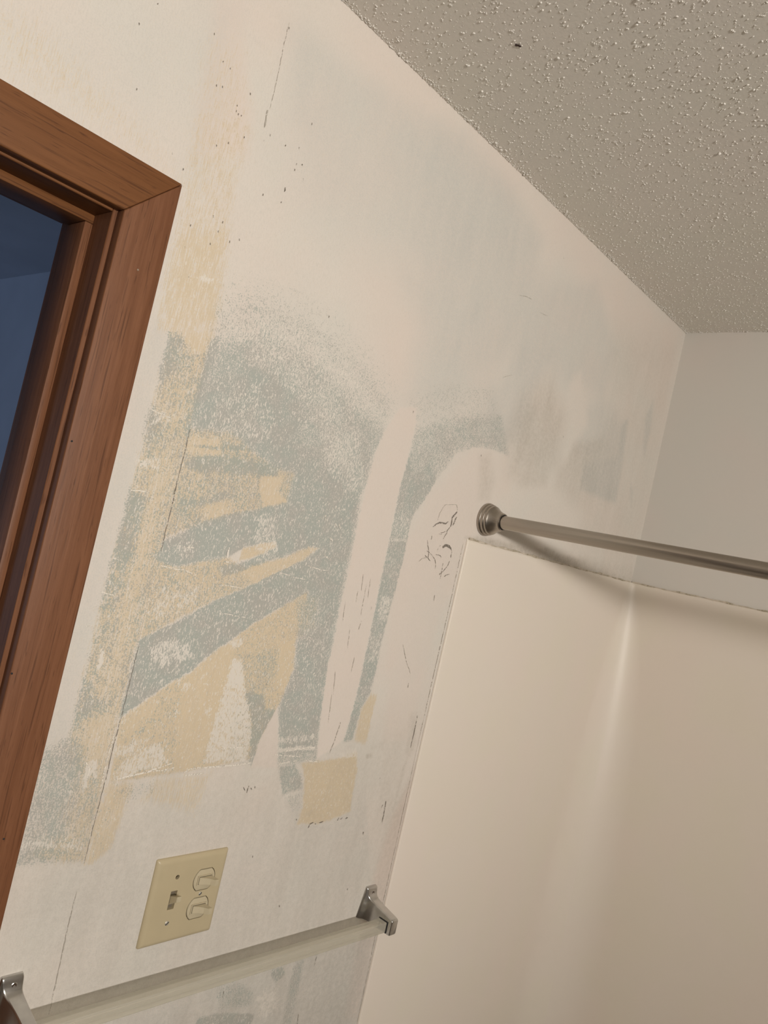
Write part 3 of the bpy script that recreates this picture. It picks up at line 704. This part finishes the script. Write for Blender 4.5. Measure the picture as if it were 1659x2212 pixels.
# far side of the same wall, towards the next room
bm = box_bm(-3.5, XC_DOOR_L-.02, .119, .12, 0, CEIL)
for args in ((XC_DOOR_R+.02, -.60, .119, .12, 0, CEIL), (XC_DOOR_L-.02, XC_DOOR_R+.02, .119, .12, Z_HEAD+.02, CEIL)):
    b2 = box_bm(*args); me = bpy.data.meshes.new('tmp'); b2.to_mesh(me); b2.free(); bm.from_mesh(me); bpy.data.meshes.remove(me)
structure(bm_obj('wall_hall_near', bm, m_hall))

# scuffs and scratches: thin slivers lying on the wall
def ribbons(name, kind, mat, lift):
    V, F = [], []
    for kd, wd, pts in MARKS:
        if kd != kind: continue
        P = [Vector((pts[i]/1000, pts[i+1]/1000)) for i in range(0, len(pts), 2)]
        Q = []
        for a, b in zip(P, P[1:]):
            n = max(2, int((b-a).length/.004))
            Q += [a.lerp(b, i/n) for i in range(n)]
        Q.append(P[-1]); n = len(Q)
        base = len(V)
        for i, q in enumerate(Q):
            d = (Q[min(n-1, i+1)]-Q[max(0, i-1)]); d.normalize(); s = Vector((-d.y, d.x))
            w = wd/2000*(.25+.75*math.sin(math.pi*(i+.6)/(n+.2))**.5)*rnd.uniform(.65, 1.25)
            q = q + s*rnd.uniform(-.0004, .0004)
            V.append((q.x+s.x*w, -lift, q.y+s.y*w)); V.append((q.x-s.x*w, -lift, q.y-s.y*w))
        for i in range(n-1): F.append((base+2*i, base+2*i+1, base+2*i+3, base+2*i+2))
    o = np_obj(name, V, F, mat, wall_left); o['kind'] = 'stuff'
    return o
ribbons('pale_scratches', 'w', m_scratch, .0011)
ribbons('dark_scuffs', 'd', m_scuff, .0012)
ribbons('faint_lines', 'f', m_faint, .0012)

# ----- ceiling with its stipple grains
ceiling = structure(bm_obj('ceiling', box_bm(-3.12, .12, -2.87, 0.0, CEIL, CEIL+.06), m_ceiling))
def build_grains():
    bm = bmesh.new(); bmesh.ops.create_icosphere(bm, subdivisions=1, radius=1.0)
    bv = np.array([v.co[:] for v in bm.verts]); bf = np.array([[v.index for v in f.verts] for f in bm.faces]); bm.free()
    x0, x1, y0, y1 = -1.60, 0.0, -1.0, 0.0
    pts = []
    n_big = int(9600*(x1-x0)*(y1-y0)); n_small = int(13000*(x1-x0)*(y1-y0))
    for i in range(n_big+n_small):
        x, y = nrng.uniform(x0, x1), nrng.uniform(y0, y1)
        if i < n_big:
            r = .00098*math.exp(nrng.normal(0, .27)); pts.append((x, y, r))
            if nrng.rand() < .38:                       # little clusters
                for _ in range(nrng.randint(1, 3)):
                    a = nrng.uniform(0, 6.28); d = r*nrng.uniform(1.2, 2.2)
                    pts.append((x+d*math.cos(a), y+d*math.sin(a), r*nrng.uniform(.5, .9)))
        else:
            pts.append((x, y, .00042*math.exp(nrng.normal(0, .35))))
    for i in range(2200):                               # ragged line where the spray meets the walls
        r = .0008*math.exp(nrng.normal(0, .4)); pts.append((nrng.uniform(x0, 0), -abs(nrng.normal(0, .006))-.0008, r))
    for i in range(700):
        r = .0008*math.exp(nrng.normal(0, .4)); pts.append((-abs(nrng.normal(0, .006))-.0008, nrng.uniform(y0, 0), r))
    P = np.array(pts); N = len(P)
    ang = nrng.uniform(0, 6.28, N); el = np.exp(nrng.normal(0, .28, N))
    jit = nrng.normal(0, .16, (N, len(bv), 3))
    v = bv[None]+jit
    v = v*np.stack([P[:, 2]*el, P[:, 2]/el, P[:, 2]*nrng.uniform(.45, .85, N)], -1)[:, None, :]
    ca, sa = np.cos(ang)[:, None], np.sin(ang)[:, None]
    X = v[..., 0]*ca-v[..., 1]*sa+P[:, 0:1]; Y = v[..., 0]*sa+v[..., 1]*ca+P[:, 1:2]; Z = v[..., 2]+CEIL-P[:, 2:3]*.25
    X = np.minimum(X, -.0002); Y = np.minimum(Y, -.0002)
    vv = np.stack([X, Y, Z], -1).reshape(-1, 3)
    ff = (bf[None]+(np.arange(N)*len(bv))[:, None, None]).reshape(-1, 3)
    o = np_obj('stipple_grains', vv, ff, m_grain, ceiling, False); o['kind'] = 'stuff'
build_grains()

# ---------------------------------------------------------------- door frame
door = structure(empty('door_1', ((XC_DOOR_L+XC_DOOR_R)/2, 0, 0)))
def part(name, bm, mat, parent, smooth=True, ang=40):
    """geometry given in world coordinates, hung under an unrotated parent"""
    wl = Vector((0, 0, 0)); p = parent
    while p is not None: wl += p.location; p = p.parent
    bmesh.ops.translate(bm, verts=bm.verts[:], vec=-wl)
    o = bm_obj(name, bm, mat, parent)
    if smooth: smooth_by_angle(o, ang)
    return o
CI, CO, CT = -1.4705, -1.4130, .016                       # casing inner/outer edge, thickness
ZI, ZO = 2.0425, 2.1000
def mir(x): return XC_DOOR_L+XC_DOOR_R-x
side = part('side_casing', prism_bm([(CI, 0), (CO, 0), (CO, ZO-.00015), (CI, ZI-.00015)], 0, -CT, .0014, 3), m_wood_z, door)
part('side_casing', prism_bm([(mir(CO), 0), (mir(CI), 0), (mir(CI), ZI-.00015), (mir(CO), ZO-.00015)], 0, -CT, .0014, 3), m_wood_z, door)
part('head_casing', prism_bm([(CI, ZI+.00015), (CO, ZO+.00015), (mir(CO), ZO+.00015), (mir(CI), ZI+.00015)], 0, -CT, .0014, 3), m_wood_x, door)
for s in (0, 1):
    j0, j1 = (XC_DOOR_R, XC_DOOR_R+.019) if s == 0 else (XC_DOOR_L-.019, XC_DOOR_L)
    t0, t1 = (XC_DOOR_R-.0095, XC_DOOR_R) if s == 0 else (XC_DOOR_L, XC_DOOR_L+.0095)
    part('side_jamb', box_bm(j0, j1, -.0005, .1225, 0, Z_HEAD+.019, .0008, 1), m_wood_z, door)
    part('side_stop', box_bm(t0, t1, .0390, .0840, 0, Z_HEAD-.0100, .0012, 2), m_wood_z, door)
part('head_jamb', box_bm(XC_DOOR_L, XC_DOOR_R, -.0005, .1225, Z_HEAD, Z_HEAD+.019, .0008, 1), m_wood_x, door)
part('head_stop', box_bm(XC_DOOR_L, XC_DOOR_R, .0390, .0840, Z_HEAD-.0098, Z_HEAD, .0012, 2), m_wood_x, door)
m_putty = plain('nail_putty', (.30, .24, .17), .7)
for i, (x, z) in enumerate(((-1.4403, 1.9887), (-1.4662, 1.7892), (-1.4690, 1.5383), (-1.4345, 1.3588))):
    b = lathe_bm([(0, .0012), (.0004, .0011), (.0007, .0006)], 10, False, True)
    bmesh.ops.translate(b, verts=b.verts[:], vec=(x, -CT+.0001, z))
    h = part('nail_hole', b, m_putty if i == 0 else m_dark, side)

# ---------------------------------------------------------------- tub surround (moulded panels around the alcove)
SX, SZ, SD = -.7143, 1.7971, .0042
def build_surround():
    zlev = [SZ, SZ-.0004, SZ-.0012, SZ-.0030, SZ-.0060, SZ-.010]
    zz = SZ-.02
    while zz > .42: zlev.append(zz); zz -= .03
    zlev.append(.42)
    V, F = [], []; ncol = None
    for z in zlev:
        dz = SZ-z
        d = SD*min(1, (.15+.85*math.sin(min(1, dz/.006)*math.pi/2)))
        r = .009+.12*(1-math.exp(-max(0, dz)/.30))
        col = [(SX, -.0004), (SX+.0001, -d*.5), (SX+.0005, -d*.8), (SX+.0014, -d*.95), (SX+.0028, -d)]
        xe = -SD-r
        col += [(SX+.0028+(xe-SX-.0028)*i/40, -d) for i in range(1, 41)]
        for i in range(1, 41):
            a = math.pi/2*i/40
            col.append((xe+(r+SD-d)*math.sin(a), -d-r*(1-math.cos(a))))
        ys = -d-r
        col += [(-d, ys+(-1.599-ys)*i/60) for i in range(1, 61)]
        ncol = len(col)
        V += [(x, y, z) for x, y in col]
    half = 44+20
    roots = []
    for nm, c0, c1, loc in (('side_panel', 0, half, (-.36, -.003, .42)), ('back_panel', half, ncol-1, (-.003, -.80, .42))):
        root = empty('surround_panel', loc); roots.append(root)
        F = []; w_ = c1-c0+1
        VV = [V[j*ncol+i] for j in range(len(zlev)) for i in range(c0, c1+1)]
        for j in range(len(zlev)-1):
            for i in range(w_-1):
                a = j*w_+i; F.append((a, a+1, a+w_+1, a+w_))
        np_obj('panel_sheet', np.array(VV)-np.array(loc), F, m_surround, root, True)
    return roots
sur_side, sur_back = build_surround()
tag(sur_side, 'cream tub surround panel on the scraped wall right under the rod flange', 'tub surround')
tag(sur_back, 'cream tub surround panel on the far wall of the alcove, right of the corner', 'tub surround')
k = NT('grimy_caulk'); v = k.coords()
n1 = k.noise(v, 60, 3); n2 = k.noise(v, 260, 2)
k.set(Base_Color=k.mix(k.ramp(n1, .38, .6), (.62, .55, .46), k.mix(k.ramp(n2, .4, .6), (.30, .26, .18), (.48, .42, .32))), Roughness=.5)
m_caulk = k.mat
def caulk(path, r0):
    bm = bmesh.new(); n = 8; rings = []
    for i, (p, tng) in enumerate(path):
        tng = Vector(tng).normalized(); b = Vector((0, 0, 1)) if abs(tng.z) < .5 else Vector((0, -1, 0)); a = tng.cross(b)
        r = r0*(1+.35*math.sin(i*.31)+.25*math.sin(i*.83+1)+rnd.uniform(-.15, .15))
        off = Vector((0, 0, .0006*math.sin(i*.17+2)+.0005*math.sin(i*.61)))
        ring = []
        for j in range(n):
            q = Vector(p)+off+a*r*math.cos(6.2832*j/n)+b*r*math.sin(6.2832*j/n)
            q.x = min(q.x, -.0005); q.y = min(q.y, -.0005)          # flattened where it is pressed to the wall
            ring.append(bm.verts.new(q))
        rings.append(ring)
    for q, s in zip(rings, rings[1:]):
        for j in range(n): bm.faces.new((q[j], q[(j+1) % n], s[(j+1) % n], s[j]))
    bm.faces.new(rings[0]); bm.faces.new(rings[-1][::-1])
    return bm
part('caulk_bead', caulk([((SX+.005+(.705)*i/140, -.0012, SZ+.0004), (1, 0, 0)) for i in range(141)], .0017), m_caulk, sur_side)
part('caulk_bead', caulk([((-.0012, -.004-.9*i/180, SZ+.0004), (0, -1, 0)) for i in range(181)], .0016), m_caulk, sur_back)

# ---------------------------------------------------------------- shower rod
RX, RZ = -.6690, 1.8407
rod = empty('shower_rod', (RX, 0, RZ))
tag(rod, 'brushed nickel shower tension rod braced against the scraped wall', 'shower rod')
FL = [(0, .0292), (.0010, .0300), (.003, .0305), (.0052, .0302), (.0066, .0292), (.0072, .0284), (.0084, .0282), (.0096, .0286),
      (.0114, .0283), (.0127, .0274), (.0133, .0266), (.0145, .0264), (.0157, .0266), (.0172, .0261), (.0184, .0251), (.0192, .0243),
      (.0215, .0228), (.0250, .0206), (.0295, .0184), (.0335, .0169), (.0362, .0163), (.0378, .0160), (.0386, .0154), (.0386, .0139), (.0340, .0137)]
fl = bm_obj('flange', lathe_bm(FL, 64), m_nickel, rod); smooth_by_angle(fl, 50)
gk = bm_obj('gasket', lathe_bm([(.0330, .0126), (.0374, .0136), (.0378, .0136), (.0378, .0124)], 48), m_dark, rod); smooth_by_angle(gk)
gk['label'] = 'black ring in the mouth of the flange'
tb = bm_obj('tube', lathe_bm([(.030, .0124), (1.570, .0124)], 48), m_nickel, rod); smooth_by_angle(tb, 60)
f2 = fl.copy(); C.objects.link(f2); f2.parent = rod; f2.location = (0, -1.600, 0); f2.rotation_euler = (0, 0, math.pi)

# ---------------------------------------------------------------- towel bar
def bracket_bm():
    """cast post: tall screw foot on the wall sweeping out into an arm (t outward, z up, centred on the bar end)"""
    st = [ # t, z_bottom, z_top, left reach, right reach, flare of the lower left corner
        (0.000, -.0055, .0462, .0155, .0108, .0090), (.0020, -.0056, .0460, .0153, .0107, .0085), (.0040, -.0057, .0452, .0145, .0104, .0074),
        (.0050, -.0057, .0438, .0138, .0103, .0066), (.0058, -.0058, .0405, .0131, .0102, .0060), (.0066, -.0059, .0365, .0125, .0102, .0055),
        (.0078, -.0060, .0330, .0118, .0102, .0048), (.0098, -.0063, .0302, .0109, .0103, .0040), (.0130, -.0070, .0280, .0098, .0105, .0030),
        (.0170, -.0082, .0264, .0086, .0107, .0020), (.0220, -.0094, .0248, .0075, .0109, .0010), (.0290, -.0102, .0230, .0065, .0110, .0003),
        (.0400, -.0106, .0207, .0058, .0110, .0), (.0520, -.0106, .0182, .0056, .0110, .0), (.0592, -.0104, .0166, .0055, .0109, .0),
        (.0615, -.0098, .0156, .0053, .0106, .0), (.0625, -.0085, .0142, .0048, .0100, .0)]
    bm = bmesh.new(); rings = []
    for t, zb, zt, lw, rw, fl_ in st:
        rc = min(.0022, (lw+rw)*.2, (zt-zb)*.3); ring = []
        for (cx, cz, a0) in ((rw-rc, zt-rc, 0), (-lw+rc, zt-rc, 90), (-lw-fl_+rc, zb+rc, 180), (rw-rc, zb+rc, 270)):
            for i in range(5):
                a = math.radians(a0+90*i/4)
                ring.append(bm.verts.new((cx+rc*math.cos(a), -t, cz+rc*math.sin(a))))
        rings.append(ring)
    n = len(rings[0])
    for a, b in zip(rings, rings[1:]):
        for i in range(n): bm.faces.new((a[i], a[(i+1) % n], b[(i+1) % n], b[i]))
    bm.faces.new(rings[0]); bm.faces.new(rings[-1][::-1])
    return bm
BXR, BXL, BZR, BZL = -.7610, -1.3765, 1.1322, 1.1440
slope = (BZL-BZR)/(BXR-BXL)
bar = empty('towel_bar', (BXR, 0, BZR))
tag(bar, 'towel bar with clear square acrylic rod between chrome posts below the switch plate', 'towel bar')
def bracket(x, z, side_sign):
    o = bm_obj('post', bracket_bm(), m_chrome, bar); smooth_by_angle(o, 40); o.location = (x-BXR, 0, z-BZR)
    sc = bm_obj('screw', lathe_bm([(.0030, .0030), (.0048, .0030), (.0056, .0022), (.0050, .0012), (.0040, .0010)], 20, False, True), m_rust, o)
    smooth_by_angle(sc, 50); sc.location = (0, -.0018, .0350)
    wsh = bm_obj('screw_rim', lathe_bm([(.0030, .0043), (.0046, .0041), (.0050, .0034), (.0044, .0030)], 24), m_chrome, o); smooth_by_angle(wsh, 50)
    wsh.location = (0, -.0018, .0350)
    so_bm = bmesh.new()
    e = -.0060 if side_sign < 0 else .0116
    for q in ((-.0546, -.0350, .0086, .0097), (-.0546, -.0533, -.0086, .0086)):
        b2 = box_bm(e-.0012, e+.0012, *q); me = bpy.data.meshes.new('tmp'); b2.to_mesh(me); b2.free(); so_bm.from_mesh(me); bpy.data.meshes.remove(me)
    so = bm_obj('socket_gap', so_bm, m_dark, o)  # dark strips put in for the shaded gap at the bar end
    return o
br = bracket(BXR, BZR, -1); bl = bracket(BXL, BZL, 1)
bmr = box_bm(-.0050, BXL-BXR+.0050, -.0532, -.0362, -.0085, .0085)
bmesh.ops.bevel(bmr, geom=[e for e in bmr.edges if abs(e.verts[0].co.x-e.verts[1].co.x) > .1], offset=.0012, segments=2, affect='EDGES', profile=.5)
for v_ in bmr.verts: v_.co.z += -v_.co.x*slope
rb = bm_obj('rod', bmr, m_acrylic, bar); rb['label'] = 'clear acrylic square rod'

# ---------------------------------------------------------------- switch plate
PX, PZ = -1.1621, 1.2372
sw = empty('switch_plate', (PX, 0, PZ))
tag(sw, 'ivory double switch plate with three toggles on the wall above the towel bar', 'light switch')
def plate_bm():
    w, h = .05715, .05795
    bm = bmesh.new(); rings = []
    for inset, y in ((0, 0), (.0000, -.0016), (.0005, -.0027), (.0016, -.0040), (.0032, -.0051), (.0052, -.0058), (.0070, -.0060)):
        ring = []; rc = .0022
        for cx, cz, a0 in ((w-inset-rc, h-inset-rc, 0), (-w+inset+rc, h-inset-rc, 90), (-w+inset+rc, -h+inset+rc, 180), (w-inset-rc, -h+inset+rc, 270)):
            for i in range(4):
                a = math.radians(a0+30*i); ring.append(bm.verts.new((cx+rc*math.cos(a), y, cz+rc*math.sin(a))))
        rings.append(ring)
    n = len(rings[0])
    for a, b in zip(rings, rings[1:]):
        for i in range(n): bm.faces.new((a[i], a[(i+1) % n], b[(i+1) % n], b[i]))
    bm.faces.new(rings[0]); bm.faces.new(rings[-1][::-1])
    return bm
def duplex_poly(r, hh, n=16):
    a0 = math.asin(hh/r); pts = []
    for s in (0, 1):
        for i in range(n+1):
            a = -a0+2*a0*i/n+math.pi*s; pts.append((r*math.cos(a), r*math.sin(a)))
    return pts
cut = bmesh.new()
def add_cut(b, loc):
    bmesh.ops.translate(b, verts=b.verts[:], vec=loc); bmesh.ops.recalc_face_normals(b, faces=b.faces[:])
    me = bpy.data.meshes.new('tmp'); b.to_mesh(me); b.free(); cut.from_mesh(me); bpy.data.meshes.remove(me)
D1, D2, DX = .0210, -.0180, .0232
add_cut(box_bm(-.0050, .0050, -.02, -.0008, -.0123, .0123), (-.0218, 0, .0010))
for dz in (D1, D2): add_cut(prism_bm(duplex_poly(.0178, .0150), -.0008, -.02), (DX, 0, dz))
add_cut(lathe_bm([(.0012, .0030), (.02, .0030)], 20, True, True), (-.0220, 0, .0316))
cme = bpy.data.meshes.new('cutter'); cut.to_mesh(cme); cut.free(); co = bpy.data.objects.new('cutter', cme); C.objects.link(co)
bm = plate_bm(); bmesh.ops.recalc_face_normals(bm, faces=bm.faces[:])
pm = bpy.data.meshes.new('plate'); bm.to_mesh(pm); bm.free(); po = bpy.data.objects.new('plate', pm); C.objects.link(po)
mod = po.modifiers.new('cut', 'BOOLEAN'); mod.object = co; mod.operation = 'DIFFERENCE'; mod.solver = 'EXACT'
dg = bpy.context.evaluated_depsgraph_get(); pm2 = bpy.data.meshes.new_from_object(po.evaluated_get(dg))
bpy.data.objects.remove(po); bpy.data.objects.remove(co)
pm2.name = 'plate'; pm2.materials.clear()
plate = link_mesh('plate', pm2, m_ivory, sw); smooth_by_angle(plate, 28)
# single toggle
tg = empty('tmp'); bpy.data.objects.remove(tg)
bm = bmesh.new()
secs = [(-.0011, -.0041, .0041, -.0066, .0050), (-.0050, -.0040, .0040, -.0056, .0054), (-.0080, -.0038, .0038, -.0022, .0070), (-.0130, -.0037, .0037, .0010, .0088), (-.0188, -.0035, .0035, .0036, .0106), (-.0196, -.0029, .0029, .0042, .0100)]
rings = [[bm.verts.new((x, y, z)) for x, z in ((a, c_), (b, c_), (b, d), (a, d))] for y, a, b, c_, d in secs]
for a, b in zip(rings, rings[1:]):
    for i in range(4): bm.faces.new((a[i], a[(i+1) % 4], b[(i+1) % 4], b[i]))
bm.faces.new(rings[0]); bm.faces.new(rings[-1][::-1])
bm_obj('toggle_slot', box_bm(-.0049, .0049, -.0014, -.0009, -.0122, .0122), m_slot, sw).location = (-.0218, 0, .0010)  # dark plate painting the shade inside the slot
t1 = bm_obj('toggle', bm, m_ivory2, sw); t1.location = (-.0218, 0, .0010); t1['label'] = 'single upright toggle flipped up'
# duplex switch: two inserts with sideways toggles
for dz in (D1, D2):
    ins = bm_obj('switch_insert', prism_bm(duplex_poly(.0167, .0139), -.0008, -.0066, .0005, 2), m_ivory2, sw); smooth_by_angle(ins, 30); ins.location = (DX, 0, dz)
    fr = bmesh.new()
    def addf(b):
        me = bpy.data.meshes.new('tmp'); b.to_mesh(me); b.free(); fr.from_mesh(me); bpy.data.meshes.remove(me)
    addf(box_bm(-.0115, .0125, -.0078, -.0064, .0054, .0066)); addf(box_bm(-.0115, .0125, -.0078, -.0064, -.0066, -.0054))
    addf(box_bm(-.0115, -.0100, -.0078, -.0064, -.0054, .0054)); addf(box_bm(.0112, .0125, -.0078, -.0064, -.0054, .0054))
    bm_obj('toggle_frame', fr, m_ivory2, ins)
    dk = bm_obj('toggle_slot', box_bm(-.0100, .0112, -.0069, -.0064, -.0054, .0054), m_dark, ins)
    bm = bmesh.new()
    secs = [(-.0066, -.0094, .0104, .0046), (-.0085, -.0092, .0104, .0046), (-.0120, -.0020, .0112, .0043), (-.0160, .0038, .0124, .0040), (-.0205, .0074, .0136, .0041), (-.0214, .0082, .0131, .0034)]
    rings = [[bm.verts.new((x, y, z)) for x, z in ((a, -h), (b, -h), (b, h), (a, h))] for y, a, b, h in secs]
    for a, b in zip(rings, rings[1:]):
        for i in range(4): bm.faces.new((a[i], a[(i+1) % 4], b[(i+1) % 4], b[i]))
    bm.faces.new(rings[0]); bm.faces.new(rings[-1][::-1])
    bm_obj('toggle', bm, m_ivory2, ins)
def screw(x, z, y, mat, r=.0031):
    o = bm_obj('screw', lathe_bm([(0, r), (.0005, r), (.0010, r*.8), (.0012, r*.3)], 20, False, True), mat, sw); smooth_by_angle(o, 50)
    o.location = (x, y, z)
    sl = bm_obj('screw_slot', box_bm(-r*.9, r*.9, -.0014, -.0008, -.0005, .0005), m_dark, o); sl.rotation_euler = (0, math.radians(-35), 0)
    return o
screw(-.0218, -.0296, -.0056, m_screw); screw(.0223, .0015, -.0056, m_screw, .0026)
s3 = screw(-.0220, .0316, -.0018, m_rust, .0027); s3['label'] = 'dark sunken screw'

# ---------------------------------------------------------------- speck on the ceiling
bm = bmesh.new()
for (dx, dy, rr) in ((-.0016, .0013, .0020), (.0002, -.0002, .0013), (.0020, -.0016, .0017)):
    r_ = bmesh.ops.create_icosphere(bm, subdivisions=2, radius=rr)
    for v_ in r_['verts']: v_.co = Vector((v_.co.x*1.2+dx, v_.co.y+dy, v_.co.z*.7+.0003))
for a in (2.4, 4.2, 5.6):
    b = box_bm(0, .0034, -.00022, .00022, -.0004, .0001)
    bmesh.ops.rotate(b, verts=b.verts[:], matrix=Matrix.Rotation(a, 3, 'Z')); me = bpy.data.meshes.new('tmp'); b.to_mesh(me); b.free(); bm.from_mesh(me); bpy.data.meshes.remove(me)
sk = bm_obj('ceiling_speck', bm, m_speck, None, True); sk.location = (-1.0826, -.1709, CEIL-.0006)
tag(sk, 'tiny dark brown speck stuck on the stippled ceiling', 'speck')
